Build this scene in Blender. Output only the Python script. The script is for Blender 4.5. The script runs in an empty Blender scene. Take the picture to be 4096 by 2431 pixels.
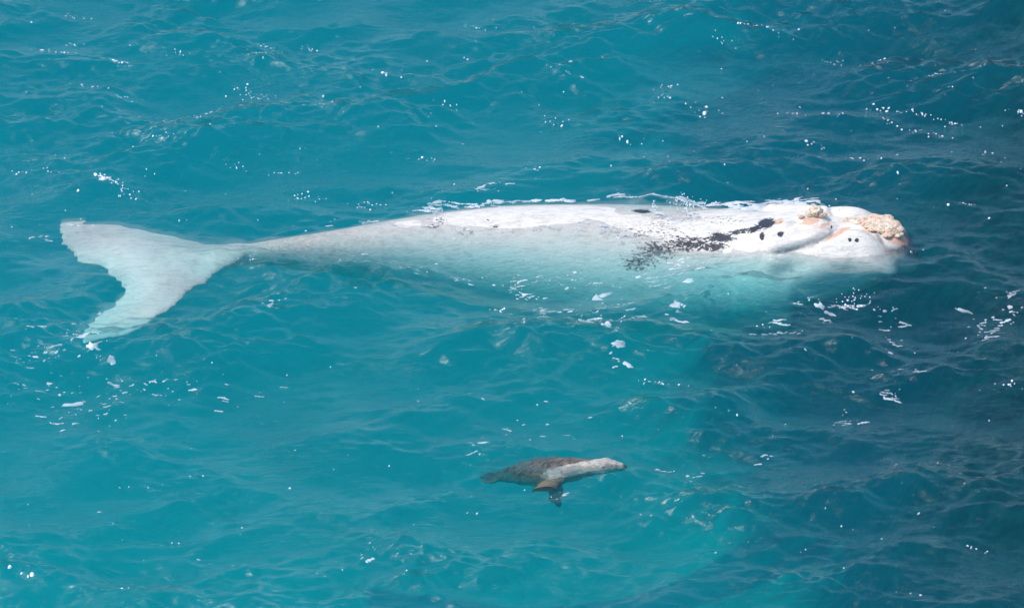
import bpy, math, random
import numpy as np
from mathutils import Vector

R = math.radians
C = bpy.context.scene.collection
sc = bpy.context.scene
rng = np.random.default_rng(7)
random.seed(7)

# ------------------------------------------------------------------ camera
PITCH = R(30.0)
DIST = 90.0
WIDTH = 16.5                      # metres across the frame at the whale
CAMP = np.array([0.0, -DIST * math.cos(PITCH), DIST * math.sin(PITCH)])
cd = bpy.data.cameras.new('camera'); cam = bpy.data.objects.new('camera', cd); C.objects.link(cam)
cam.location = CAMP; cam.rotation_euler = (math.pi / 2 - PITCH, 0, 0)
cd.sensor_width = 36.0; cd.lens = 36.0 * DIST / WIDTH; cd.clip_start = 1.0; cd.clip_end = 20000
sc.camera = cam

# ------------------------------------------------------------------ sky, sun, exposure
SUN_EL, SUN_AZ = 57.0, 260.0       # azimuth clockwise from +Y: the sun stands high to the left
SUNDIR = Vector((math.cos(R(SUN_EL)) * math.sin(R(SUN_AZ)), math.cos(R(SUN_EL)) * math.cos(R(SUN_AZ)), math.sin(R(SUN_EL))))
w = bpy.data.worlds.new('World'); sc.world = w; w.use_nodes = True
nt = w.node_tree; bg = nt.nodes['Background']
sky = nt.nodes.new('ShaderNodeTexSky'); sky.sky_type = 'NISHITA'; sky.sun_disc = False
sky.sun_elevation = R(SUN_EL); sky.sun_rotation = R(SUN_AZ)
sky.air_density = 1.15; sky.dust_density = 0.25; sky.ozone_density = 4.0
nt.links.new(sky.outputs[0], bg.inputs[0]); bg.inputs[1].default_value = 0.14
sl = bpy.data.lights.new('sun', 'SUN'); sl.energy = 3.0; sl.angle = R(0.53); sl.color = (1.0, 0.955, 0.89)
so = bpy.data.objects.new('sun', sl); C.objects.link(so)
so.rotation_euler = (-SUNDIR).to_track_quat('-Z', 'Y').to_euler(); so.location = SUNDIR * 60
sc.view_settings.view_transform = 'Standard'; sc.view_settings.look = 'None'
sc.view_settings.exposure = 0.5; sc.view_settings.gamma = 1.0; sc.view_settings.use_curve_mapping = False
cy = sc.cycles
cy.max_bounces = 8; cy.diffuse_bounces = 2; cy.glossy_bounces = 3; cy.transmission_bounces = 6
cy.volume_bounces = 1; cy.transparent_max_bounces = 12
cy.use_denoising = True
try: cy.denoiser = 'OPENIMAGEDENOISE'; cy.denoising_prefilter = 'ACCURATE'
except Exception: pass
cy.caustics_reflective = False; cy.caustics_refractive = False
cy.sample_clamp_indirect = 1.0; cy.sample_clamp_direct = 1.2

S = WIDTH / 4096.0                 # metres per photo pixel at the whale
FWD = np.array([0, math.cos(PITCH), -math.sin(PITCH)]); UP = np.array([0, math.sin(PITCH), math.cos(PITCH)])
def G(px, py, z=0.0):
    """world point on the level z seen at photo pixel (px, py); works on arrays"""
    px = np.asarray(px, float); py = np.asarray(py, float); z = np.asarray(z, float)
    a = (px - 2048) * S; b = (1215.5 - py) * S
    dx = a; dy = FWD[1] * DIST + UP[1] * b; dz = FWD[2] * DIST + UP[2] * b
    t = (z - CAMP[2]) / dz
    return np.stack(np.broadcast_arrays(CAMP[0] + dx * t, CAMP[1] + dy * t, z + 0 * t), -1)
def P(p):
    """photo pixel of world points (n,3)"""
    d = p - CAMP; k = d @ FWD
    return 2048 + d[..., 0] / k * DIST / S, 1215.5 - (d @ UP) / k * DIST / S

# ------------------------------------------------------------------ helpers
def mesh_obj(name, verts, faces, mat=None, parent=None, smooth=True):
    me = bpy.data.meshes.new(name)
    verts = np.asarray(verts, np.float32); faces = np.asarray(faces, np.int32)
    n = faces.shape[1]
    me.vertices.add(len(verts)); me.vertices.foreach_set('co', verts.ravel())
    me.loops.add(faces.size); me.loops.foreach_set('vertex_index', faces.ravel())
    me.polygons.add(len(faces)); me.polygons.foreach_set('loop_start', np.arange(0, faces.size, n, dtype=np.int32))
    me.update(calc_edges=True); me.validate()
    if smooth: me.polygons.foreach_set('use_smooth', np.ones(len(me.polygons), bool))
    o = bpy.data.objects.new(name, me); C.objects.link(o)
    if mat: me.materials.append(mat)
    if parent: o.parent = parent
    return o
def attr(o, name, vals):
    a = o.data.attributes.new(name, 'FLOAT', 'POINT'); a.data.foreach_set('value', np.asarray(vals, np.float32))
def tag(o, label=None, cat=None, group=None, kind=None):
    if label: o['label'] = label
    if cat: o['category'] = cat
    if group: o['group'] = group
    if kind: o['kind'] = kind
def empty(name, loc):
    o = bpy.data.objects.new(name, None); C.objects.link(o); o.location = loc; return o
class NT:
    def __init__(s, name):
        s.m = bpy.data.materials.new(name); s.m.use_nodes = True; s.t = s.m.node_tree
        s.t.nodes.clear(); s.out = s.t.nodes.new('ShaderNodeOutputMaterial')
    def n(s, ty, **kw):
        nd = s.t.nodes.new('ShaderNode' + ty)
        for k, v in kw.items():
            if k in nd.inputs.keys() and not hasattr(nd, k): nd.inputs[k].default_value = v
            else: setattr(nd, k, v)
        return nd
    def l(s, a, b): s.t.links.new(a, b)
    def at(s, name): nd = s.n('Attribute'); nd.attribute_name = name; return nd.outputs['Fac']
    def noise(s, vec, scale, detail=4, rough=.55, dist=0):
        nd = s.n('TexNoise'); nd.inputs['Scale'].default_value = scale; nd.inputs['Detail'].default_value = detail
        nd.inputs['Roughness'].default_value = rough; nd.inputs['Distortion'].default_value = dist
        if vec is not None: s.l(vec, nd.inputs['Vector'])
        return nd.outputs['Fac']
    def math(s, op, a, b=0.0, clamp=False):
        nd = s.n('Math'); nd.operation = op; nd.use_clamp = clamp
        for i, v in enumerate((a, b)):
            if isinstance(v, (int, float)): nd.inputs[i].default_value = v
            else: s.l(v, nd.inputs[i])
        return nd.outputs[0]
    def ramp(s, v, a, b, lo=0.0, hi=1.0):
        nd = s.n('MapRange'); nd.interpolation_type = 'SMOOTHSTEP'
        for k, x in (('From Min', a), ('From Max', b), ('To Min', lo), ('To Max', hi)): nd.inputs[k].default_value = x
        s.l(v, nd.inputs['Value']); return nd.outputs['Result']
    def mix(s, f, a, b):
        nd = s.n('Mix'); nd.data_type = 'RGBA'
        if isinstance(f, (int, float)): nd.inputs[0].default_value = f
        else: s.l(f, nd.inputs[0])
        for i, v in ((6, a), (7, b)):
            if isinstance(v, tuple): nd.inputs[i].default_value = (*v, 1)
            else: s.l(v, nd.inputs[i])
        return nd.outputs[2]
    def scaled(s, vec, sx, sy, sz, rot=0):
        m = s.n('Mapping'); m.inputs['Scale'].default_value = (sx, sy, sz); m.inputs['Rotation'].default_value = (0, 0, rot)
        s.l(vec, m.inputs['Vector']); return m.outputs[0]
    def bump(s, h, dist, strength=1.0, nrm=None):
        b = s.n('Bump'); b.inputs['Strength'].default_value = strength; b.inputs['Distance'].default_value = dist
        s.l(h, b.inputs['Height'])
        if nrm is not None: s.l(nrm, b.inputs['Normal'])
        return b.outputs[0]

# ------------------------------------------------------------------ sculpting: signed distance fields turned into one skin
def smin(a, b, k):
    h = np.clip(.5 + .5 * (b - a) / k, 0, 1)
    return b * (1 - h) + a * h - k * h * (1 - h)
def smax(a, b, k): return -smin(-a, -b, k)
def surface_nets(F, X, Y, Z):
    I = F < 0
    nx, ny, nz = F.shape
    cnt = sum(I[i:nx - 1 + i, j:ny - 1 + j, k:nz - 1 + k].astype(np.int8) for i in (0, 1) for j in (0, 1) for k in (0, 1))
    act = (cnt > 0) & (cnt < 8)
    ci, cj, ck = np.nonzero(act)
    idx = -np.ones(act.shape, np.int32); idx[ci, cj, ck] = np.arange(len(ci))
    acc = np.zeros((len(ci), 3)); n = np.zeros(len(ci))
    for ax in range(3):
        for u in (0, 1):
            for v in (0, 1):
                o = [0, 0, 0]; oth = [q for q in range(3) if q != ax]; o[oth[0]] = u; o[oth[1]] = v
                e = list(o); e[ax] = 1
                a = F[ci + o[0], cj + o[1], ck + o[2]]; b = F[ci + e[0], cj + e[1], ck + e[2]]
                m = (a < 0) != (b < 0)
                t = np.where(m, a / np.where(m, a - b, 1), 0)
                pa = np.stack([X[ci + o[0]], Y[cj + o[1]], Z[ck + o[2]]], -1); pb = np.stack([X[ci + e[0]], Y[cj + e[1]], Z[ck + e[2]]], -1)
                acc += np.where(m[:, None], pa + (pb - pa) * t[:, None], 0); n += m
    V = acc / n[:, None]
    Fs = []
    for ax in range(3):
        sl0 = [slice(1, -1)] * 3; sl0[ax] = slice(0, -1); sl1 = [slice(1, -1)] * 3; sl1[ax] = slice(1, None)
        A = I[tuple(sl0)]; B = I[tuple(sl1)]
        e = np.argwhere(A != B); 
        if not len(e): continue
        s = A[tuple(e.T)]
        off = np.ones(3, int); off[ax] = 0; e = e + off
        u, v = [(1, 2), (2, 0), (0, 1)][ax]
        q = []
        for du, dv in ((0, 0), (-1, 0), (-1, -1), (0, -1)):
            c = e.copy(); c[:, u] += du; c[:, v] += dv; q.append(idx[c[:, 0], c[:, 1], c[:, 2]])
        q = np.stack(q, -1); q[~s] = q[~s][:, ::-1]
        Fs.append(q)
    return V, np.concatenate(Fs)
def relax(V, Q, it=2, lam=.5):
    e = np.concatenate([Q[:, [0, 1]], Q[:, [1, 2]], Q[:, [2, 3]], Q[:, [3, 0]]])
    for _ in range(it):
        a = np.zeros_like(V); n = np.zeros(len(V))
        np.add.at(a, e[:, 0], V[e[:, 1]]); np.add.at(n, e[:, 0], 1)
        np.add.at(a, e[:, 1], V[e[:, 0]]); np.add.at(n, e[:, 1], 1)
        V = V + lam * (a / n[:, None] - V)
    return V
def cap(XX, YY, ZZ, a, b, ra, rb):
    a = np.array(a); b = np.array(b); d = b - a; L = d @ d
    t = np.clip(((XX - a[0]) * d[0] + (YY - a[1]) * d[1] + (ZZ - a[2]) * d[2]) / L, 0, 1)
    return np.sqrt((XX - a[0] - t * d[0]) ** 2 + (YY - a[1] - t * d[1]) ** 2 + (ZZ - a[2] - t * d[2]) ** 2) - (ra + (rb - ra) * t)
def inpoly(poly, x, y):
    r = np.zeros(x.shape, bool); n = len(poly)
    for i in range(n):
        x0, y0 = poly[i]; x1, y1 = poly[(i + 1) % n]
        c = ((y0 > y) != (y1 > y)) & (x < (x1 - x0) * (y - y0) / (y1 - y0 + 1e-12) + x0); r ^= c
    return r
def polydist(poly, x, y):
    d = np.full(x.shape, 1e9); n = len(poly)
    for i in range(n):
        a = np.array(poly[i]); b = np.array(poly[(i + 1) % n]); e = b - a
        t = np.clip(((x - a[0]) * e[0] + (y - a[1]) * e[1]) / (e @ e + 1e-12), 0, 1)
        d = np.minimum(d, np.hypot(x - a[0] - t * e[0], y - a[1] - t * e[1]))
    return np.where(inpoly(poly, x, y), -d, d)
def catmull(pts, n=6):
    pts = np.array(pts, float); out = []
    for i in range(len(pts)):
        p0, p1, p2, p3 = pts[i - 1], pts[i], pts[(i + 1) % len(pts)], pts[(i + 2) % len(pts)]
        for t in np.linspace(0, 1, n, endpoint=False):
            out.append(.5 * ((2 * p1) + (p2 - p0) * t + (2 * p0 - 5 * p1 + 4 * p2 - p3) * t * t + (3 * p1 - p0 - 3 * p2 + p3) * t ** 3))
    return np.array(out)
def sines(p, freq, seed, n=10):
    r = np.random.default_rng(seed); v = 0
    for i in range(n):
        d = r.normal(size=3); d /= np.linalg.norm(d); v = v + np.sin((p @ d) * freq * r.uniform(.6, 1.6) + r.uniform(0, 6.28))
    return v / math.sqrt(n)

# ------------------------------------------------------------------ the whale's lines (stations along its length)
X_of = lambda px: (px - 2048) * S
# px, photo y of the upper outline, half height, half width, height of the back above the water
ST = np.array([
    (800, 1004, .09, .20, -.28), (880, 990, .13, .20, -.24), (1000, 968, .19, .19, -.18), (1100, 952, .25, .21, -.13), (1300, 922, .37, .31, -.07),
    (1500, 886, .50, .46, -.03), (1700, 850, .66, .64, .0), (1900, 825, .80, .82, .02), (2100, 810, .92, .98, .03),
    (2400, 806, 1.02, 1.14, .025), (2700, 812, 1.04, 1.20, .03), (2900, 828, .98, 1.14, .05), (3050, 852, .88, 1.02, .12)])
def body_line():
    px, yt, rz, ry, h = ST.T
    cz = h - rz
    g = G(px, yt + np.hypot(rz * .866, ry * .5) / S, cz)
    return X_of(px), g[:, 1], cz, ry, rz
bx, by, bz, bry, brz = body_line()
HX0 = X_of(3050)
def hl(tab):                        # head tables: px -> value
    t = np.array(tab, float); return X_of(t[:, 0]), t[:, 1]
yc_px = [(3050, 918), (3275, 931), (3430, 938), (3560, 946), (3640, 951), (3720, 956)]
hyc = (X_of(np.array([p for p, _ in yc_px])), G([p for p, _ in yc_px], [q for _, q in yc_px])[:, 1])

def build_whale():
    xs = np.concatenate([np.arange(X_of(180), X_of(900), .035), np.arange(X_of(900), X_of(2950), .05), np.arange(X_of(2950), X_of(3740), .018)])
    g = G([350, 225], [1330, 905], -.35)
    ys = np.arange(-4.2, 3.6, .03); zs = np.arange(-2.75, .55, .028)
    # the y range is narrowed to where there is whale
    ys = ys[(ys > min(g[:, 1].min(), G(2650, 1260, -1.4)[1]) - .3) & (ys < max(g[:, 1].max(), by.max() + 1.4) + .3)]
    X = xs[:, None, None]; Y = ys[None, :, None]; Z = zs[None, None, :]
    f32 = lambda a: a.astype(np.float32)
    cyx = np.interp(xs, np.concatenate([bx, hyc[0][1:]]), np.concatenate([by, hyc[1][1:]]))
    ker = np.exp(-np.linspace(-2, 2, 31) ** 2); ker /= ker.sum()
    i = lambda x, v: np.convolve(np.pad(np.interp(xs, x, v), 15, mode='edge'), ker, 'valid')
    ihead = lambda t: i(*hl(t))
    c3 = lambda a: a[:, None, None]
    n = c3(i(xs, cyx)) - Y            # distance towards the camera from the mid line
    cz = c3(i(np.append(bx, X_of(3300)), np.append(bz, -1.0))); ry = c3(i(np.append(bx, X_of(3300)), np.append(bry, .95))); rz = c3(i(np.append(bx, X_of(3300)), np.append(brz, .8)))
    q = np.sqrt((n / ry) ** 2 + ((Z - cz) / rz) ** 2)
    F = f32((q - 1) * np.minimum(ry, rz))
    endf = np.maximum(X - X_of(3200), X_of(815) - X)
    F = smax(F, f32(endf + 0 * F), .25)
    hm = xs > X_of(2880)
    def head(fn):
        nonlocal F
        return fn
    xh = xs[hm]; Xh = xh[:, None, None]; nh = n[hm]
    ih = lambda t: c3(ihead(t)[hm])
    # lower jaw and throat
    jy = ih([(2900, .7), (3000, .9), (3100, .98), (3275, .92), (3430, .80), (3520, .72), (3580, .58), (3620, .44), (3650, .28), (3675, .12), (3690, .03)])
    jz = ih([(2950, .8), (3050, .66), (3300, .52), (3430, .44), (3560, .33), (3620, .22), (3660, .12), (3700, .05)]); jc = ih([(2950, -.84), (3050, -.72), (3300, -.58), (3430, -.50), (3560, -.38), (3640, -.26), (3700, -.22)])
    J = (np.sqrt((nh / jy) ** 2 + ((Z - jc) / jz) ** 2) - 1) * np.minimum(jy, jz)
    J = smax(J, Xh - X_of(3680) + 0 * J, .2); J = smax(J, X_of(2930) - Xh + 0 * J, .4)
    # tall arched lips either side of the snout
    lt = ih([(3100, -.30), (3180, -.10), (3250, .09), (3330, .20), (3400, .29), (3440, .31), (3490, .27), (3530, .17), (3570, .03), (3610, -.08), (3650, -.14)])
    ln = ih([(3100, .62), (3300, .50), (3430, .37), (3530, .40), (3620, .42)])
    lr = ih([(3110, .05), (3180, .18), (3280, .25), (3500, .26), (3590, .20), (3630, .12), (3655, .03)])
    lz = ih([(3110, .08), (3180, .22), (3300, .38), (3430, .46), (3500, .36), (3550, .20), (3600, .10), (3655, .03)])
    L = (np.sqrt(((np.abs(nh) - ln) / lr) ** 2 + ((Z - (lt - lz)) / lz) ** 2) - 1) * np.minimum(lr, lz)
    # flank of the lip leaning outwards to the water
    L2 = (np.sqrt(((np.abs(nh) - ln - .12) / (lr * 1.3)) ** 2 + ((Z - (lt - .15 - lz * .85)) / (lz * .85)) ** 2) - 1) * np.minimum(lr * 1.3, lz)
    L = smin(L, L2, .12); L = smax(L, Xh - X_of(3640) + 0 * L, .28); L = smax(L, X_of(3118) - Xh + 0 * L, .1)
    fill = cap(Xh, np.abs(nh), Z, (X_of(3110), .70, -.22), (X_of(3340), .55, -.12), .17, .17); J = smin(J, fill, .12)
    # crown behind, rostrum in front
    rt = ih([(2900, .03), (2980, .09), (3050, .15), (3130, .21), (3200, .25), (3275, .30), (3350, .25), (3430, .25), (3540, .285), (3600, .26), (3640, .17), (3668, .05), (3690, -.1), (3712, -.3)])
    rw = ih([(2900, .85), (3050, .75), (3150, .62), (3275, .50), (3370, .36), (3450, .33), (3540, .38), (3600, .46), (3640, .47), (3670, .40), (3695, .26), (3712, .1)])
    rh = ih([(2900, .6), (3050, .55), (3400, .40), (3600, .42), (3680, .3), (3712, .1)])
    Rr = (np.abs(nh / rw) ** 2.4 + np.abs((Z - (rt - rh)) / rh) ** 2.4) ** (1 / 2.4)
    Rr = (Rr - 1) * np.minimum(rw, rh)
    Rr = smax(Rr, Xh - X_of(3712) + 0 * Rr, .12); Rr = smax(Rr, X_of(2920) - Xh + 0 * Rr, .2)
    H = smin(J, L, .10)
    # crease behind the lip, brow ridge above it
    brow = cap(Xh, -nh, Z, (X_of(3120), -.60, .03), (X_of(3330), -.40, .20), .13, .09)
    brow2 = cap(Xh, nh, Z, (X_of(3120), -.60, .03), (X_of(3330), -.40, .20), .13, .09)
    Rr = smin(Rr, smin(brow, brow2, .05), .16)
    blow = cap(Xh, nh, Z, (X_of(3245), 0, .22), (X_of(3300), 0, .22), .16, .16); Rr = smin(Rr, blow, .1)
    H = smin(H, Rr, .022)
    groove = cap(Xh, -nh, Z, (X_of(3190), -.78, -.04), (X_of(3395), -.40, .28), .022, .020)
    H = smax(H, -groove, .05)
    F[hm] = smin(F[hm], f32(H), .14)
    # flukes: one blade, thick in the middle and thin at the rim
    out = [(960, 990), (900, 988), (800, 972), (700, 950), (600, 935), (500, 922), (400, 915), (300, 903), (228, 908), (236, 945), (262, 985), (300, 1022), (322, 1045), (390, 1060), (440, 1095), (492, 1140), (500, 1162),
           (462, 1185), (410, 1215), (360, 1262), (335, 1305), (332, 1332), (368, 1330), (430, 1318), (520, 1296), (600, 1262), (690, 1210), (790, 1140), (850, 1095), (900, 1062), (965, 1030)]
    pz = -.30
    poly = G(*np.array(out, float).T, pz)[:, :2]; poly = catmull(poly, 4)
    fm = xs < X_of(1010); xf = xs[fm]
    D = polydist(poly, xf[:, None] + 0 * ys[None, :], ys[None, :] + 0 * xf[:, None])
    gx, gy = xf[:, None], ys[None, :]
    pp = np.stack(np.broadcast_arrays(gx * 3, gy * 16, 0 * gx * gy), -1); D = D + (.022 * sines(pp, 1.6, 5) + .009 * sines(pp, 3.7, 6)) * np.clip((X_of(900) - gx) / .4, 0, 1) * 1.4
    rootx = X_of(880); t = .022 + .13 * np.clip(-D, 0, .5) + .07 * np.exp(-((gy - np.interp(880, [0, 1], [0, 1]) * 0 - by[1]) / .35) ** 2) * np.clip((gx - X_of(420)) / 1.8, 0, 1)
    zc = pz + .05 * np.sin(gx * 2.1 + gy) + .10 * np.clip(np.abs(gy - by[1]) / 1.6, 0, 1) ** 2 * np.where(gy > by[1], 1.3, -1.3)
    B = np.maximum(D[:, :, None], np.abs(Z - zc[:, :, None]) - t[:, :, None])
    F[fm] = smin(F[fm], f32(B), .16)
    # pectoral fin reaching down and back on the near side, and the far one
    for sgn, pts in ((1, [(2935, 1090, -.95, .26), (2840, 1150, -1.15, .40), (2740, 1200, -1.35, .42), (2640, 1222, -1.5, .22)]),):
        pm = (xs > X_of(2450)) & (xs < X_of(3150)); q0 = None
        Yp = Y + 0 * X[pm]
        for (a, b) in zip(pts[:-1], pts[1:]):
            pa = G(a[0], a[1], a[2]); pb = G(b[0], b[1], b[2])
            k = .45                                   # flattened section
            zz = pa[2] + (pb[2] - pa[2]) * np.clip((X[pm] - pa[0]) / (pb[0] - pa[0]), 0, 1)
            c = cap(X[pm], Yp, zz + (Z - zz) / k, pa, pb, a[3], b[3]) * .6
            q0 = c if q0 is None else smin(q0, c, .05)
        F[pm] = smin(F[pm], f32(q0), .18)
    V, Q = surface_nets(F, xs, ys, zs)
    V = relax(V, Q, 3)
    return V, Q

# ------------------------------------------------------------------ sea state: a spectrum of waves
LT, NF = 34.0, 1024
def wave_tile():
    k1 = np.fft.fftfreq(NF, LT / NF) * 2 * math.pi
    KX, KY = np.meshgrid(k1, k1, indexing='ij'); K = np.hypot(KX, KY); K[0, 0] = 1
    th = np.arctan2(KY, KX)
    amp = np.zeros_like(K)
    def lobe(a, power, kp, khi, level, expo):
        s = np.abs(np.cos((th - R(a)) )) ** power * (np.cos(th - R(a)) > 0)
        return level * K ** (-expo) * np.exp(-(kp / K) ** 2) * np.exp(-(K / khi) ** 2) * s
    r = np.random.default_rng(21)
    def field(E):
        H = np.sqrt(E) * (r.normal(size=K.shape) + 1j * r.normal(size=K.shape)); H[0, 0] = 0
        f = lambda q: np.real(np.fft.ifft2(q))
        sl_ = np.sqrt((f(1j * KX * H) ** 2 + f(1j * KY * H) ** 2).mean())
        return [f(H) / sl_, f(1j * KX / K * H) / sl_, f(1j * KY / K * H) / sl_]
    lon = field(lobe(-92, 5, 1.2, 4.5, 1.0, 4.0) + lobe(-60, 8, 1.0, 4.5, 1.6, 4.0) + lobe(-120, 6, 1.5, 5, .8, 4.0))
    sho = field(lobe(-92, 4, 4, 50, 1.0, 4.05) + lobe(-68, 6, 3.5, 42, 1.0, 4.05) + lobe(-112, 6, 3.5, 50, .9, 4.05) + lobe(-94, 5, 14, 55, 1.3, 4.0))
    m = field(lobe(-90, 0, .9, 2.2, 1, 4.0) + lobe(90, 0, .9, 2.2, 1, 4.0))[0]; m = m / m.std() + .7 * lon[0] / lon[0].std()
    m = np.clip(.8 + .38 * m, .28, 1.4)
    return [SL_LONG * a + SL_SHORT * m * b * w_ for a, b, w_ in zip(lon, sho, (1, .3, .3))]
SL_LONG, SL_SHORT = .19, .46
TH, TDX, TDY = wave_tile()
print('wave height std', TH.std())
def bil(T, x, y):
    u = (x / LT * NF) % NF; v = (y / LT * NF) % NF
    i = u.astype(int) % NF; j = v.astype(int) % NF; fu = u - np.floor(u); fv = v - np.floor(v); i2 = (i + 1) % NF; j2 = (j + 1) % NF
    return (T[i, j] * (1 - fu) + T[i2, j] * fu) * (1 - fv) + (T[i, j2] * (1 - fu) + T[i2, j2] * fu) * fv
CHOP = .65
def damp(x, y):
    """the whale's bulk calms the waves right over it"""
    cyv = np.interp(x, np.concatenate([bx, hyc[0][1:]]), np.concatenate([by, hyc[1][1:]])); 
    hw = np.interp(x, np.append(bx, [X_of(3400), X_of(3700)]), np.append(bry, [.8, .4]))
    d = np.maximum(np.abs(y - cyv) - hw * .8, 0); d = np.hypot(d, np.maximum(np.maximum(x - X_of(3700), X_of(250) - x), 0))
    return 1 - np.interp(x, [X_of(2700), X_of(3050)], [.25, .5]) * np.exp(-(d / .9) ** 2)
def sea(x, y):
    """rest position -> displaced point of the sea surface"""
    far = np.clip(1 - (np.hypot(x, y) - 24) / 60, 0, 1)
    a = damp(x, y) * far
    return x + CHOP * a * bil(TDX, x, y), y + CHOP * a * bil(TDY, x, y), a * bil(TH, x, y)
def sea_z(x, y):
    x = np.asarray(x, float); y = np.asarray(y, float); u, v = x.copy(), y.copy()
    for _ in range(5):
        X_, Y_, _z = sea(u, v); u += x - X_; v += y - Y_
    return sea(u, v)[2]

# ------------------------------------------------------------------ materials
def mat_water():
    m = NT('sea water'); tc = m.n('NewGeometry').outputs['Position']
    a = m.noise(m.scaled(tc, 5.0, 13.0, 5.0, R(4)), 1.0, 5, .62, .6)
    b = m.noise(m.scaled(tc, 16.0, 40.0, 16.0, R(-8)), 1.0, 3, .6, .3)
    patch = m.ramp(m.noise(m.scaled(tc, .35, .5, .35), 1.0, 2), .35, .65, .45, 1.25)
    h = m.math('MULTIPLY', m.math('ADD', m.math('MULTIPLY', a, .024), m.math('MULTIPLY', b, .0016)), patch)
    nrm = m.bump(h, 1.0)
    fr = m.n('Fresnel'); m.l(m.math('SUBTRACT', 1.333, m.math('MULTIPLY', m.n('NewGeometry').outputs['Backfacing'], 1.333 - .75)), fr.inputs['IOR']); m.l(nrm, fr.inputs['Normal'])
    tr = m.n('BsdfTransparent'); gl = m.n('BsdfGlossy'); gl.inputs['Roughness'].default_value = .10; gl.inputs['Color'].default_value = (1, 1, 1, 1)
    m.l(nrm, gl.inputs['Normal'])
    mx = m.n('MixShader'); m.l(fr.outputs[0], mx.inputs[0]); m.l(tr.outputs[0], mx.inputs[1]); m.l(gl.outputs[0], mx.inputs[2])
    m.l(mx.outputs[0], m.out.inputs['Surface'])
    rf = m.n('BsdfRefraction'); rf.inputs['IOR'].default_value = 1.22; rf.inputs['Roughness'].default_value = .0; m.l(nrm, rf.inputs['Normal'])
    m2 = m.n('MixShader'); m2.inputs[0].default_value = .22; m.l(tr.outputs[0], m2.inputs[1]); m.l(rf.outputs[0], m2.inputs[2]); m.l(m2.outputs[0], mx.inputs[1])
    ab = m.n('VolumeAbsorption'); sca = m.n('VolumeScatter'); add = m.n('AddShader')
    # absorption coefficient = (1-colour)*density
    D = .55; ca = (.50, .039, .0265); ab.inputs['Density'].default_value = D; ab.inputs['Color'].default_value = (*[1 - v / D for v in ca], 1)
    D2 = .10; cs = (.002, .041, .051); sca.inputs['Density'].default_value = D2; sca.inputs['Color'].default_value = (*[v / D2 for v in cs], 1); sca.inputs['Anisotropy'].default_value = .2
    m.l(ab.outputs[0], add.inputs[0]); m.l(sca.outputs[0], add.inputs[1]); m.l(add.outputs[0], m.out.inputs['Volume'])
    return m.m
def principled(m, col, rough, nrm=None, spec=.5, coat=0):
    p = m.n('BsdfPrincipled')
    if isinstance(col, tuple): p.inputs['Base Color'].default_value = (*col, 1)
    else: m.l(col, p.inputs['Base Color'])
    if isinstance(rough, float): p.inputs['Roughness'].default_value = rough
    else: m.l(rough, p.inputs['Roughness'])
    p.inputs['Specular IOR Level'].default_value = spec
    p.inputs['Coat Weight'].default_value = coat; p.inputs['Coat Roughness'].default_value = .12
    if nrm is not None: m.l(nrm, p.inputs['Normal'])
    m.l(p.outputs[0], m.out.inputs['Surface']); return m.m
def mat_seabed():
    m = NT('seabed sand and weed'); tc = m.n('NewGeometry').outputs['Position']
    n1 = m.noise(tc, .9, 6, .62, .8); n2 = m.noise(tc, .22, 3, .5, .4)
    sand = m.mix(m.ramp(n2, .35, .65), (.60, .57, .43), (.70, .67, .52))
    wd = m.math('ADD', m.at('weed'), m.math('MULTIPLY', m.math('SUBTRACT', n1, .5), .9))
    f = m.ramp(wd, .12, .80)
    weed = m.mix(m.ramp(m.noise(tc, 3.2, 4), .4, .62), (.005, .009, .014), (.022, .034, .034))
    return principled(m, m.mix(f, sand, weed), .9, m.bump(n1, .25), .1)
def mat_whale():
    m = NT('pale whale skin'); tc = m.n('NewGeometry').outputs['Position']
    n1 = m.noise(m.scaled(tc, 1.0, 1.6, 1.6), 2.2, 5, .6); n2 = m.noise(m.scaled(tc, 1, 1.7, 1.7), 15.0, 6, .78, .3); n3 = m.noise(tc, 40, 3, .6)
    n0 = m.noise(m.scaled(tc, 1.0, 3.5, 3.5), 4.5, 6, .72, .6)
    base = m.mix(m.ramp(n0, .42, .68), (.80, .73, .64), (.58, .53, .47))
    base = m.mix(m.math('MULTIPLY', m.at('grey'), m.ramp(n2, .2, .7, .5, 1.0), clamp=True), base, (.06, .06, .09))
    base = m.mix(m.math('MULTIPLY', m.at('tan'), m.ramp(n2, .3, .65), clamp=True), base, (.34, .30, .25))
    peach = m.ramp(m.math('ADD', m.at('peach'), m.math('MULTIPLY', m.math('SUBTRACT', n2, .5), 1.6)), .45, .60)
    base = m.mix(m.math('MULTIPLY', peach, .75), base, (.66, .33, .19))
    dk = m.ramp(m.math('ADD', m.at('dark'), m.math('MULTIPLY', m.math('SUBTRACT', n2, .5), 2.5)), .50, .58)
    base = m.mix(dk, base, (.018, .019, .026))
    h = m.math('ADD', m.math('MULTIPLY', n2, .018), m.math('MULTIPLY', n3, .003))
    h = m.math('ADD', h, m.math('MULTIPLY', n1, .01))
    return principled(m, base, m.ramp(n2, .3, .7, .25, .5), m.bump(h, 1.0), .5, .5)
def mat_callosity():
    m = NT('crusty callosity'); tc = m.n('NewGeometry').outputs['Position']
    n = m.noise(tc, 16, 5, .7, .5); n2 = m.noise(tc, 5, 3)
    c = m.mix(m.ramp(n2, .4, .62), (.86, .60, .44), (.84, .74, .58)); c = m.mix(m.ramp(n, .36, .50), (.46, .30, .20), c)
    return principled(m, c, .8, m.bump(n, .05), .2)
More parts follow.
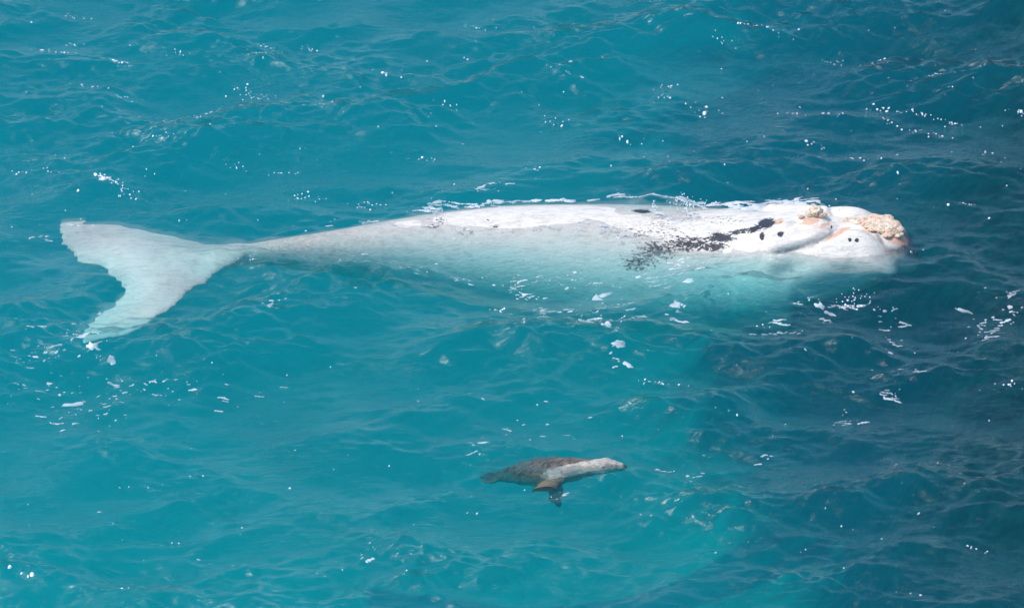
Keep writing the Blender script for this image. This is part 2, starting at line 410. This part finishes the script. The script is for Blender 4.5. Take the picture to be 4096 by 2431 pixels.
def mat_foam():
    m = NT('foam'); tc = m.n('NewGeometry').outputs['Position']; n = m.noise(tc, 35, 4, .7)
    principled(m, m.mix(n, (.62, .68, .72), (.82, .84, .86)), .6, m.bump(n, .01), .3)
    p = m.out.inputs['Surface'].links[0].from_node; t = m.n('BsdfTransparent'); x = m.n('MixShader')
    m.l(m.ramp(m.noise(tc, 2.2, 2), .35, .65, .25, .72), x.inputs[0]); m.l(p.outputs[0], x.inputs[1]); m.l(t.outputs[0], x.inputs[2]); m.l(x.outputs[0], m.out.inputs['Surface']); return m.m
def mat_drop_glint():
    m = NT('splash water and glint specks'); return principled(m, (.82, .86, .88), .15, None, .8)  # opaque white; also colours the specks that stand for sun glints
def mat_sealion():
    m = NT('sea lion fur'); tc = m.n('NewGeometry').outputs['Position']; n = m.noise(m.scaled(tc, 1, 3, 3), 8, 6, .75, .4); nf = m.noise(m.scaled(tc, 1, 4, 4), 40, 3, .6)
    back = m.mix(m.ramp(n, .38, .64), (.035, .03, .028), (.25, .20, .165)); cream = m.mix(m.ramp(n, .3, .7), (.26, .235, .20), (.60, .555, .48))
    c = m.mix(m.ramp(m.math('ADD', m.at('cream'), m.math('MULTIPLY', m.math('SUBTRACT', n, .5), 1.1)), .42, .62), back, cream)
    c = m.mix(m.at('rust'), c, (.36, .23, .13)); c = m.mix(m.at('black'), c, (.015, .014, .015))
    return principled(m, c, .45, m.bump(nf, .012), .4)

# ------------------------------------------------------------------ the setting: sea water (one closed body reaching the horizon) and seabed
def axis(lo, hi, d, far):
    a = [np.arange(lo, hi + d, d)]; st = d; x = hi; R_ = []
    while x < far: st *= 1.14; x += st; R_.append(x)
    st = d; x = lo; L_ = []
    while x > -far: st *= 1.14; x -= st; L_.append(x)
    return np.concatenate([L_[::-1], a[0], R_])
def grid_faces(nx, ny, off=0):
    i = np.arange(nx - 1)[:, None] * ny + np.arange(ny - 1)[None, :]; i = i.ravel() + off
    return np.stack([i, i + ny, i + ny + 1, i + 1], -1)
def build_sea():
    gx = axis(-9.4, 9.4, .03, 4000.); gy = axis(-11.5, 12.5, .036, 4000.)
    U, Vv = np.meshgrid(gx, gy, indexing='ij'); nx, ny = U.shape
    X_, Y_, Z_ = sea(U.ravel(), Vv.ravel())
    top = np.stack([X_, Y_, Z_], -1)
    F = grid_faces(nx, ny)
    # skirt and floor close the body of water
    b = np.concatenate([np.arange(0, nx) * ny, (nx - 1) * ny + np.arange(1, ny), (np.arange(nx - 2, -1, -1)) * ny + ny - 1, np.arange(ny - 2, 0, -1)])
    low = top[b].copy(); low[:, 2] = -40.0; n0 = len(top); nb = len(b); ii = np.arange(nb); jj = (ii + 1) % nb
    skirt = np.stack([b[jj], b[ii], n0 + ii, n0 + jj], -1)
    cen = n0 + nb
    verts = np.concatenate([top, low, [[0, 0, -40.0]]])
    fan = np.stack([n0 + jj, n0 + ii, np.full(nb, cen), np.full(nb, cen)], -1)
    me_f = np.concatenate([F, skirt])
    # fan as triangles in a from-scratch mesh
    me = bpy.data.meshes.new('sea_water')
    tri = fan[:, :3]
    loops = np.concatenate([me_f.ravel(), tri.ravel()]).astype(np.int32)
    starts = np.concatenate([np.arange(len(me_f)) * 4, len(me_f) * 4 + np.arange(nb) * 3]).astype(np.int32)
    me.vertices.add(len(verts)); me.vertices.foreach_set('co', verts.astype(np.float32).ravel())
    me.loops.add(len(loops)); me.loops.foreach_set('vertex_index', loops)
    me.polygons.add(len(starts)); me.polygons.foreach_set('loop_start', starts)
    me.update(calc_edges=True)
    sm = np.zeros(len(starts), bool); sm[:len(F)] = True; me.polygons.foreach_set('use_smooth', sm)
    o = bpy.data.objects.new('sea_water', me); C.objects.link(o); me.materials.append(mat_water())
    tag(o, 'turquoise open sea with small wind waves and sun glitter', kind='structure'); return o
SEABED = -7.6; REEF_TOP = 2.4
def build_seabed():
    gx = axis(-14, 14, .22, 4000.); gy = axis(-20, 34, .25, 4000.)
    U, V_ = np.meshgrid(gx, gy, indexing='ij'); q = np.stack([U.ravel(), V_.ravel(), np.zeros(U.size)], -1); p = q.copy()
    far = np.clip((np.hypot(p[:, 0], p[:, 1]) - 40) / 100, 0, 1); sm = lambda t: np.clip(t, 0, 1) ** 2 * (3 - 2 * np.clip(t, 0, 1))
    wob = 170 * sines(q, .42, 31) + 60 * sines(q, 1.1, 32)
    base = SEABED - .12 * np.clip(q[:, 1], 0, 20); p[:, 2] = -4.5
    # a reef shelf rises on the right; its edge wanders, so the level is found step by step
    for _ in range(8):
        px, py = P(p); edge = np.interp(py, [-400, 200, 700, 1250, 1700, 2100, 2600], [2820, 2740, 2480, 2360, 2560, 2780, 2950])
        ux = px + wob - edge; rise = sm((ux + 350) / 2000); r2 = sm((ux - 500) / 1100)
        z = base + (-REEF_TOP + 1.0 * r2 - base) * rise * (1 - far); p[:, 2] = .5 * p[:, 2] + .5 * z
    px, py = P(p); wv = sm((ux + 80 * sines(q, 3.1, 34) + 620) / 1350) * np.interp(py, [-300, 300, 900, 1500, 1900, 2500], [.95, .85, .95, 1.0, .88, .8])
    for (a, b, c, d, s) in [(3500, 1330, 560, 230, 1.1), (3950, 1480, 460, 300, 1.0), (3000, 1230, 300, 120, 1.0), (3380, 600, 420, 170, 1.0), (3950, 60, 300, 110, 1.0)]:
        wv = np.maximum(wv, s * np.exp(-(((px + .6 * wob - a) / c) ** 2 + ((py - b) / d) ** 2) ** 1.1 * .8))
    wv[(px > 6000) | (px < -2000)] = .2
    p[:, 2] += (.08 * sines(q, .8, 3) + .03 * sines(q, 2.1, 4)) * (1 - far)
    o = mesh_obj('seabed', p, grid_faces(*U.shape), mat_seabed()); attr(o, 'weed', wv)
    tag(o, 'pale sandy seabed with dark weed patches seen through the water', kind='structure'); return o
build_sea(); build_seabed()

# ------------------------------------------------------------------ whale
V, Q = build_whale()
whale = empty('whale', (0, 0, 0))
tag(whale, 'pale white whale lying at the surface with peach crusty patches on its head', 'whale')
body = mesh_obj('body', V, Q, mat_whale(), whale)
Vpx, Vpy = P(V); top = V[:, 2]
ymid = np.interp(V[:, 0], np.concatenate([bx, hyc[0][1:]]), np.concatenate([by, hyc[1][1:]])); near = ymid - V[:, 1]
def blob(lst, pw=1.0):
    v = np.zeros(len(V))
    for (a, b, c, d, s, *ang) in lst:
        t = R(ang[0]) if ang else 0; dx = Vpx - a; dy = Vpy - b; u = dx * math.cos(t) + dy * math.sin(t); w_ = -dx * math.sin(t) + dy * math.cos(t)
        v = np.maximum(v, s * np.exp(-((u / c) ** 2 + (w_ / d) ** 2) ** pw))
    return v * ((V[:, 0] > X_of(1200)) & (top > -1.3))
dark = blob([(3065, 893, 40, 22, 1.1, -15), (3020, 915, 45, 16, .9, -20), (3048, 945, 11, 18, 1.15), (3122, 936, 15, 12, 1.1), (2885, 950, 62, 24, .95, 5), (2960, 925, 70, 14, .75, -12), (2570, 846, 42, 8, 1.15, 4), (2850, 985, 80, 26, .8),
              (2760, 975, 140, 40, .74), (2620, 1005, 110, 50, .66), (2560, 1050, 100, 50, .62), (2780, 870, 90, 26, .42), (2640, 890, 90, 30, .42), (2150, 920, 30, 14, .5), (1735, 905, 50, 14, .5), (1950, 880, 12, 8, .6),
              (3400, 960, 6.5, 8, 1.6), (3427, 961, 7.5, 8, 1.7), (3326, 907, 4, 7, 1.1), (2600, 930, 260, 70, .40), (2900, 880, 120, 30, .44), (1980, 905, 26, 10, .62), (1760, 880, 40, 16, .55), (3433, 935, 3, 3, 1.2), (3270, 972, 3, 3, 1.1)], 1.3)
grey = blob([(3662, 975, 80, 62, 1.7, 30), (3600, 1002, 70, 22, 1.0), (3690, 960, 40, 60, 1.0), (3280, 940, 90, 14, .5, -32), (3170, 890, 30, 14, .4, -30), (3470, 890, 90, 12, .45, 12), (3515, 948, 8, 48, .9, -33), (3565, 1000, 8, 36, .8, -55), (3300, 945, 60, 6, .6, -33)], 1.2)  # snout front's shade painted in; mouth line and crease darkened too
peach = blob([(3110, 887, 40, 15, .75, -20), (3240, 882, 48, 20, 1.0, -10), (3345, 938, 66, 9, 1.0, -28), (3375, 915, 30, 6, .9, -10), (3300, 900, 46, 14, .7, -20), (3460, 876, 70, 7, .75), (3520, 905, 90, 34, 1.0), (3585, 955, 60, 24, 1.0, 20), (3150, 935, 20, 8, .45)], 1.3)
tan = np.exp(-((Vpx - 1130) / 330) ** 2) * .8 * (Vpx > 860)
grey = np.maximum(grey, np.clip(.05 + .2 * sines(V * [1, 2.2, 1], 2.6, 77), 0, .5) * (Vpx < 900))
attr(body, 'dark', dark); attr(body, 'grey', grey); attr(body, 'peach', peach); attr(body, 'tan', tan)

def surf_z(x, y):
    m = (np.abs(V[:, 0] - x) < .04) & (np.abs(V[:, 1] - y) < .04)
    return V[m, 2].max() if m.any() else 0.0
def ico(sub):
    import bmesh
    bm = bmesh.new(); bmesh.ops.create_icosphere(bm, subdivisions=sub, radius=1)
    v = np.array([p.co[:] for p in bm.verts]); f = np.array([[q.index for q in fc.verts] for fc in bm.faces]); bm.free(); return v, f
calm = mat_callosity(); iv5, if5 = ico(5)
def callosity(px, n, rx, ry, rz, seed, tilt=0, pitch=0, lift=0):
    x = X_of(px); y = np.interp(x, *hyc) - n; z = surf_z(x, y) + lift
    v = iv5 * (1 + .11 * sines(iv5, 4.0, seed)[:, None] + .10 * np.abs(sines(iv5, 11.0, seed + 1))[:, None] + .03 * sines(iv5, 28.0, seed + 2)[:, None])
    v = v * [rx, ry, rz]
    ct, st = math.cos(tilt), math.sin(tilt); v = v @ np.array([[1, 0, 0], [0, ct, st], [0, -st, ct]])
    cp, sp = math.cos(pitch), math.sin(pitch); v = v @ np.array([[cp, 0, -sp], [0, 1, 0], [sp, 0, cp]])
    return mesh_obj('callosity', v + [x, y, z], if5, calm, whale)
callosity(3288, .0, .11, .11, .09, 11, .2, 0, .02)
callosity(3262, .05, .07, .06, .04, 21); callosity(3312, .04, .08, .07, .035, 22)
callosity(3550, .02, .20, .17, .04, 12, .20, .05, .0); callosity(3600, .05, .13, .15, .05, 16, .25, .22, -.01)
callosity(3592, .22, .12, .10, .065, 13, .7, .25, -.01); callosity(3555, .22, .10, .07, .04, 17, .5, .1)
k_ = 30
for px_, n_, r_ in [(3505, .10, .09), (3495, -.02, .08), (3470, .03, .07), (3520, .20, .06), (3440, .0, .06), (3410, -.02, .05), (3575, .30, .06), (3620, .25, .06), (3618, .12, .08), (3530, -.14, .09), (3580, -.16, .09), (3225, .10, .04), (3140, .10, .035)]:
    callosity(px_, n_, r_ * 1.3, r_, r_ * .38, k_, .2); k_ += 3

# ------------------------------------------------------------------ sea lion
def build_sealion():
    g = lambda px, py, z: G(px, py, z)
    chain = [(2500, 1858, .01, .038), (2482, 1856, .02, .058), (2455, 1853, .03, .085), (2425, 1851, .03, .115), (2390, 1856, .0, .115), (2350, 1861, -.05, .135), (2290, 1866, -.11, .18), (2220, 1874, -.21, .215), (2150, 1880, -.31, .21), (2090, 1884, -.43, .17), (2040, 1888, -.55, .12), (1995, 1893, -.63, .08)]
    pts = [(g(a, b, c), r) for a, b, c, r in chain]
    lo = np.array([X_of(1890), -8.5, -1.25]); hi = np.array([X_of(2530), 0, .25])
    yl = g(2200, 2060, -.9)[1] - .3; yh = g(2200, 1840, 0)[1] + 1.5
    xs = np.arange(lo[0], hi[0], .014); ys = np.arange(yl, yh, .016); zs = np.arange(-1.2, .22, .014)
    X = xs[:, None, None]; Y = ys[None, :, None]; Z = zs[None, None, :]
    F = None
    for (a, ra), (b, rb) in zip(pts[:-1], pts[1:]):
        c = cap(X, Y, Z, a, b, ra, rb); F = c if F is None else smin(F, c, .035)
    def paddle(pp, rr, k=.35, kk=.04):
        nonlocal F
        q = None
        for a, b, ra, rb in zip(pp[:-1], pp[1:], rr[:-1], rr[1:]):
            tt = np.clip((X - a[0]) / (b[0] - a[0] + 1e-9), 0, 1); zz = a[2] + (b[2] - a[2]) * np.clip(((X - a[0]) * (b[0] - a[0]) + (Y - a[1]) * (b[1] - a[1])) / ((b[0] - a[0]) ** 2 + (b[1] - a[1]) ** 2), 0, 1)
            c = cap(X, Y, zz + (Z - zz) / k, a, b, ra, rb) * .6; q = c if q is None else smin(q, c, .03)
        F = smin(F, q, kk)
    # near fore flipper swept back, far one held down
    paddle([g(2235, 1900, -.18), g(2190, 1935, -.20), g(2150, 1962, -.22), g(2112, 1972, -.28)], [.12, .135, .115, .05])
    paddle([g(2250, 1890, -.28), g(2225, 1945, -.55), g(2222, 1985, -.80), g(2232, 2012, -.95)], [.12, .12, .10, .05], .5)
    # hind flippers trailing
    paddle([g(2000, 1893, -.63), g(1965, 1893, -.65), g(1925, 1896, -.66)], [.07, .085, .05])
    paddle([g(2000, 1895, -.63), g(1970, 1908, -.68), g(1940, 1915, -.7)], [.07, .085, .05])
    e = g(2424, 1848, .1)
    V, Q = surface_nets(F.astype(np.float32), xs, ys, zs); V = relax(V, Q, 2)
    return V, Q
LV, LQ = build_sealion(); LV[:, 2] -= .045
lion = empty('sea_lion', G(2230, 1880, 0)); lo = np.array(lion.location)
tag(lion, 'grey and cream sea lion swimming at the surface below the whale', 'sea lion')
lb = mesh_obj('body', LV - lo, LQ, mat_sealion(), lion)
lx, ly = P(LV)
def lblob(lst, pw=1.2):
    v = np.zeros(len(LV))
    for (a, b, c, d, s, *ang) in lst:
        t = R(ang[0]) if ang else 0; dx = lx - a; dy = ly - b; u = dx * math.cos(t) + dy * math.sin(t); w_ = -dx * math.sin(t) + dy * math.cos(t)
        v = np.maximum(v, s * np.exp(-((u / c) ** 2 + (w_ / d) ** 2) ** pw))
    return v
attr(lb, 'cream', lblob([(2310, 1872, 150, 24, 1.35, -12), (2430, 1858, 90, 30, 1.3, -5), (2230, 1890, 70, 22, 1.0, -20)]))
attr(lb, 'rust', lblob([(2160, 1950, 60, 28, .9, -25), (2150, 1897, 26, 8, .6)]))
attr(lb, 'black', np.maximum(np.clip((lx - 2488) / 12, 0, 1), lblob([(2232, 1990, 40, 40, .9), (1960, 1900, 45, 30, .75), (2060, 1900, 60, 12, .4)])))
iv2, if2 = ico(2)
em = NT('dark eye'); em = principled(em, (.01, .01, .012), .08)
for s in (-1, 1):
    hc = G(2440, 1852, .03); hy = hc[1] + s * .085
    e = mesh_obj('eye', iv2 * .014 + [hc[0] + .03, hy, .035] - lo, if2, em, lion)
    ear = mesh_obj('ear', iv2 * [.03, .009, .014] + [hc[0] - .10, hc[1] + s * .105, .022] - lo, if2, lb.data.materials[0], lion)

# ------------------------------------------------------------------ foam
foam_m = mat_foam()
def flake(cx, cyy, rx, ry, ang, seed, n=16, rough=.35, hgt=.010, bend=0):
    """thin irregular raft of bubbles lying on the sea surface; returns verts, quads"""
    r = np.random.default_rng(seed); t = np.linspace(0, 2 * math.pi, n, endpoint=False)
    rad = 1 + rough * (np.sin(2 * t + r.uniform(0, 6)) * r.uniform(.2, .8) + np.sin(3 * t + r.uniform(0, 6)) * r.uniform(.2, .8) + .6 * np.sin(5 * t + r.uniform(0, 6)))
    rad = np.maximum(rad, .15); vs = []
    rings = (1.0, .8, .45, .02)
    for f in rings:
        u = np.cos(t) * rad * rx * f; v = np.sin(t) * rad * ry * f + bend * (np.cos(t) * f) ** 2
        x = cx + u * math.cos(ang) - v * math.sin(ang); y = cyy + u * math.sin(ang) + v * math.cos(ang)
        vs.append(np.stack([x, y, np.full(n, hgt * math.sqrt(1 - f * f) - (.006 if f == 1 else 0))], -1))
    vs = np.concatenate(vs); Fq = []
    for a in range(len(rings) - 1):
        i = np.arange(n); j = (i + 1) % n; Fq.append(np.stack([a * n + i, a * n + j, (a + 1) * n + j, (a + 1) * n + i], -1))
    return vs, np.concatenate(Fq)
def finish(parts):
    off = 0; Vs = []; Fs = []
    ns = [len(v) for v, f in parts]
    for v, f in parts: Vs.append(v); Fs.append(f + off); off += len(v)
    Vs = np.concatenate(Vs); Fs = np.concatenate(Fs); z = sea_z(Vs[:, 0], Vs[:, 1]); a = 0
    for n in ns:                      # each raft stays nearly flat: it bridges the sharpest ripples
        md = np.percentile(z[a:a + n], 75); lim = .30 * np.ptp(Vs[a:a + n, 1]) + .004; z[a:a + n] = md + np.clip(z[a:a + n] - md, -lim, lim); a += n
    Vs[:, 2] += z + .016
    return Vs, Fs
PX = S                                  # one photo pixel in metres
# big foam patches one can point at: px, py, half length px, half depth px (in the picture), turn, bend
named = [
    (2345, 1345, 40, 11, -5, .10, 'crescent-shaped foam patch below the middle of the whale'),
    (2425, 1356, 24, 9, 10, 0, 'forked foam patch just right of the crescent foam patch'),
    (2476, 1421, 24, 8, 0, 0, 'three-cornered foam patch below the forked foam patch'),
    (2088, 1358, 26, 6, 24, .06, 'hooked thin foam patch left of the crescent foam patch'),
    (2512, 1466, 15, 10, 35, 0, 'small upright foam patch under the three-cornered foam patch'),
    (2385, 1155, 36, 7, -45, .05, 'branching foam streak close under the whale\'s belly'),
    (2420, 1140, 34, 7, 15, 0, 'upper foam streak touching the branching streak by the whale\'s belly'),
    (335, 1395, 14, 18, -30, 0, 'upright foam patch below the whale\'s near fluke tip'),
    (372, 1432, 28, 8, -22, 0, 'slanting foam patch below the whale\'s tail'),
    (448, 1466, 15, 10, 0, 0, 'rounded foam patch at the lower end of the trail below the whale\'s tail'),
    (300, 1592, 48, 7, 10, .05, 'long thin foam streak at the left near the lower wave'),
    (3280, 1213, 22, 8, -20, 0, 'oval foam patch on the wave crest below the whale\'s head'),
    (3320, 1236, 24, 6, -22, 0, 'slanting foam patch just below the oval patch under the whale\'s head'),
    (3858, 1212, 34, 5, -15, 0, 'long foam streak at the right beyond the whale\'s snout'),
]
for i, (a, b, hl_, hd, ang, bend, lab) in enumerate(named):
    c = G(a, b); v, f = flake(c[0], c[1], hl_ * PX, hd * PX / .5, math.atan2(math.sin(R(ang)) * 2, math.cos(R(ang))), 100 + i, 40, .24, .010, bend)
    v, f = finish([(v, f)]); o = mesh_obj('foam_patch', v, f, foam_m); tag(o, lab, 'foam patch', 'foam patches drifting round the whale')
# scattered flecks: px, py, spread x, spread y, how many, size in px
cl = [(200, 1370, 120, 50, 14, 5), (330, 1385, 60, 20, 10, 6), (400, 1440, 50, 30, 8, 5), (200, 1560, 240, 60, 34, 4.5), (300, 1650, 260, 60, 26, 4), (520, 1540, 120, 30, 16, 5), (700, 1545, 260, 40, 24, 4.5), (150, 1450, 130, 40, 22, 4),
      (2070, 1100, 30, 40, 14, 5), (2120, 1135, 70, 14, 12, 6), (2165, 1220, 20, 40, 10, 6), (2250, 1260, 120, 30, 26, 5), (2340, 1310, 70, 25, 18, 5), (2460, 1390, 20, 30, 8, 5), (2460, 1450, 20, 20, 6, 5), (2540, 1290, 90, 40, 16, 5), (2470, 1210, 120, 30, 14, 5), (2700, 1240, 20, 30, 7, 5),
      (2720, 1090, 60, 40, 14, 7), (2690, 1260, 20, 40, 7, 6), (3180, 1215, 20, 12, 5, 6), (3400, 1212, 80, 8, 22, 4.5), (3310, 1265, 30, 12, 6, 8), (3120, 1285, 40, 10, 6, 6), (3110, 1328, 90, 7, 12, 5), (3550, 1250, 60, 30, 12, 6), (3950, 1270, 60, 60, 26, 6), (4040, 1210, 50, 40, 18, 6), (3560, 1370, 40, 60, 8, 4),
      (3560, 1560, 40, 14, 12, 5), (3640, 1480, 40, 20, 7, 5), (3370, 1640, 60, 50, 12, 5), (3050, 1810, 30, 12, 4, 5), (2630, 1850, 60, 20, 6, 6), (1900, 1820, 40, 60, 8, 5), (2250, 1980, 20, 18, 5, 5), (2780, 1900, 30, 30, 6, 5), (1480, 2220, 30, 40, 6, 5), (2200, 1650, 250, 120, 14, 4), (1100, 1200, 60, 60, 12, 4), (1090, 1270, 14, 20, 6, 5),
      (1950, 780, 60, 12, 14, 4), (1980, 757, 30, 3, 7, 5), (1800, 830, 120, 8, 12, 4), (1400, 1030, 120, 14, 6, 4), (1850, 1090, 250, 20, 26, 4), (2300, 1090, 200, 30, 26, 4), (300, 884, 50, 4, 5, 6), (170, 940, 40, 12, 6, 4), (410, 745, 16, 8, 7, 7), (2048, 1215, 1900, 1000, 150, 2.6)]
parts = []; sd = 1000
for (a, b, sx_, sy_, n_, sz) in cl:
    for _ in range(n_):
        sd += 1; q = rng.normal(size=2) if n_ < 100 else rng.uniform(-1, 1, 2)
        c = G(a + q[0] * sx_ * .6, b + q[1] * sy_ * .6) if n_ < 100 else G(a + q[0] * sx_, b + q[1] * sy_)
        s_ = sz * PX * .58 * rng.lognormal(0, .5)
        if sz >= 4 and rng.random() < .42:
            x_, y_ = P(c); d_ = rng.normal(-.1, .6)
            for q_ in range(int(rng.integers(3, 8))):
                sd += 1; c2 = G(x_, y_); parts.append(flake(c2[0], c2[1], s_ * rng.uniform(.7, 1.4), s_ * rng.uniform(.4, .9), d_, sd, 10, .22, .003)); x_ += s_ / PX * 1.5 * math.cos(d_); y_ += s_ / PX * .6 * math.sin(d_); d_ = .8 * d_ + rng.normal(0, .3)
            continue
        parts.append(flake(c[0], c[1], s_ * rng.uniform(1.1, 2.3), s_ * rng.uniform(.6, 1.2), rng.normal(.15, .4), sd, 10, .25, .004))
v, f = finish(parts); o = mesh_obj('foam_flecks', v, f, foam_m); tag(o, 'small white foam flecks scattered over the sea', kind='stuff')
print('tris foam', len(f) * 2)

# tiny white specks painted in for sun glints on the ripples
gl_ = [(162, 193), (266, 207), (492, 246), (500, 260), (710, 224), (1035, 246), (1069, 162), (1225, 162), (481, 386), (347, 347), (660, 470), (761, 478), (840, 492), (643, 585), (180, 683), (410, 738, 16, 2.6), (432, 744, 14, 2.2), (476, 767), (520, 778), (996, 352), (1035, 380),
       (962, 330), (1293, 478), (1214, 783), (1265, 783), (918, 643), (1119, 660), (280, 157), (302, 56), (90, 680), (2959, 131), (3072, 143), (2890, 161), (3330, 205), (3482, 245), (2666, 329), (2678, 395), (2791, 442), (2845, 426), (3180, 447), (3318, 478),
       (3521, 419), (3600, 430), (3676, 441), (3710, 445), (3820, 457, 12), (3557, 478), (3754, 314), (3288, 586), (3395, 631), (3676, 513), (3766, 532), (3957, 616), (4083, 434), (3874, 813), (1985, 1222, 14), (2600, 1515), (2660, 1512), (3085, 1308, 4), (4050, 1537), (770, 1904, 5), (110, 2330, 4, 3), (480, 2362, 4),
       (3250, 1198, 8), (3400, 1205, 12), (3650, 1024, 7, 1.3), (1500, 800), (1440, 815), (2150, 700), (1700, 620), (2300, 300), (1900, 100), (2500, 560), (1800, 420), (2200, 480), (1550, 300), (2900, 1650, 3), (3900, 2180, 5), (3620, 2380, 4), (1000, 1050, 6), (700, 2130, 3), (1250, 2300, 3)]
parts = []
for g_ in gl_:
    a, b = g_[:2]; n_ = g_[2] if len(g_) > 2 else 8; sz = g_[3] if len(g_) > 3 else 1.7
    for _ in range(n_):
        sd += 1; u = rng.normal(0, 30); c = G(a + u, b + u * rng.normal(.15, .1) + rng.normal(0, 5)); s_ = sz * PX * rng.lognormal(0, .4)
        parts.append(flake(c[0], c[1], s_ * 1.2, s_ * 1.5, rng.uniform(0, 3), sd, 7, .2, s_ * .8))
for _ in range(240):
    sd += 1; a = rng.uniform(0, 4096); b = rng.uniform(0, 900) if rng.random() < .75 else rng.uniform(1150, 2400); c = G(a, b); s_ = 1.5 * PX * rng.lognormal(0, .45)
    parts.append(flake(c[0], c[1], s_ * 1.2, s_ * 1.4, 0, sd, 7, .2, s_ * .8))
v, f = finish(parts); o = mesh_obj('glint_specks', v, f, mat_drop_glint()); tag(o, 'tiny white specks standing in for sun glints along the ripple crests', kind='stuff')

# lacy foam washing off the far side of the back
lace = [(1700, 842, 1.0), (1800, 832, .7), (1950, 815, .8), (2150, 803, .6), (2400, 800, .6), (2600, 803, .8), (2760, 806, 1.5), (2860, 812, 2.2), (2940, 818, 2.6), (3010, 812, 2.6), (3080, 806, 2.2), (3140, 812, 1.8), (3190, 828, 1.6), (3060, 838, 1.8), (2960, 840, 1.6)]
parts = []
for a, b, k_ in lace:
    for _ in range(int(3 + 3 * k_)):                 # each strand is a wandering chain of small rafts
        x_, y_ = a + rng.normal(0, 40), b + rng.normal(0, 3 + 4 * k_); d_ = rng.normal(-.12, .3)
        for q in range(int(rng.integers(5, 14))):
            sd += 1; c = G(x_, y_); s_ = 3.4 * PX * rng.lognormal(0, .45)
            parts.append(flake(c[0], c[1], s_ * rng.uniform(1.2, 2.6), s_ * rng.uniform(.6, 1.3), d_, sd, 10, .22, .005))
            x_ += 8.5 * math.cos(d_); y_ += 3 * math.sin(d_); d_ = .7 * d_ + rng.normal(0, .25)
# the same froth runs down over the near side of the back
for a, b, n_ in [(1500, 905, 6), (1750, 890, 8), (2000, 885, 8), (2250, 900, 10), (2450, 915, 12), (2650, 900, 16), (2750, 870, 16), (2850, 900, 14), (2950, 960, 10), (3020, 985, 10), (2700, 1040, 10), (2640, 1090, 8)]:
    for _ in range(n_):
        x_, y_ = a + rng.normal(0, 70), b + rng.normal(0, 16); d_ = rng.normal(.05, .25)
        for q in range(int(rng.integers(3, 9))):
            sd += 1; c = G(x_, y_); s_ = 2.6 * PX * rng.lognormal(0, .4)
            parts.append(flake(c[0], c[1], s_ * rng.uniform(1.2, 2.6), s_ * rng.uniform(.5, 1.1), d_, sd, 8, .2, .004))
            x_ += 8 * math.cos(d_); y_ += 3 * math.sin(d_); d_ = .7 * d_ + rng.normal(0, .3)
v, f = finish(parts); o = mesh_obj('wash_foam', v, f, foam_m); tag(o, 'white lacy foam washing off the far side of the whale back', kind='stuff')

# splash droplets thrown up along the back
parts = []; iv1, if1 = ico(1)
dv = []; df = []; k = 0
for (a, b, sx_, sy_, n_) in [(2632, 805, 14, 12, 26), (2750, 808, 45, 12, 70), (2850, 850, 90, 10, 20), (3430, 1205, 60, 5, 20)]:
    for _ in range(n_):
        q = rng.normal(size=2) * .6; x = X_of(a + q[0] * sx_); yy = G(a, 850)[1] if b < 1000 else G(a, b)[1]
        # height above the back chosen so the spray stands some 5 to 20 cm up
        z = abs(rng.normal(0, .09)) + (.07 if b < 1000 else .03); c = np.array([x, yy + rng.normal(0, .12), z])
        dv.append(iv1 * rng.uniform(.005, .013) * [1, 1, 1.4] + c); df.append(if1 + k); k += len(iv1)
o = mesh_obj('splash_droplets', np.concatenate(dv), np.concatenate(df), mat_drop_glint()); tag(o, 'fine spray of droplets thrown up over the whale back', kind='stuff')
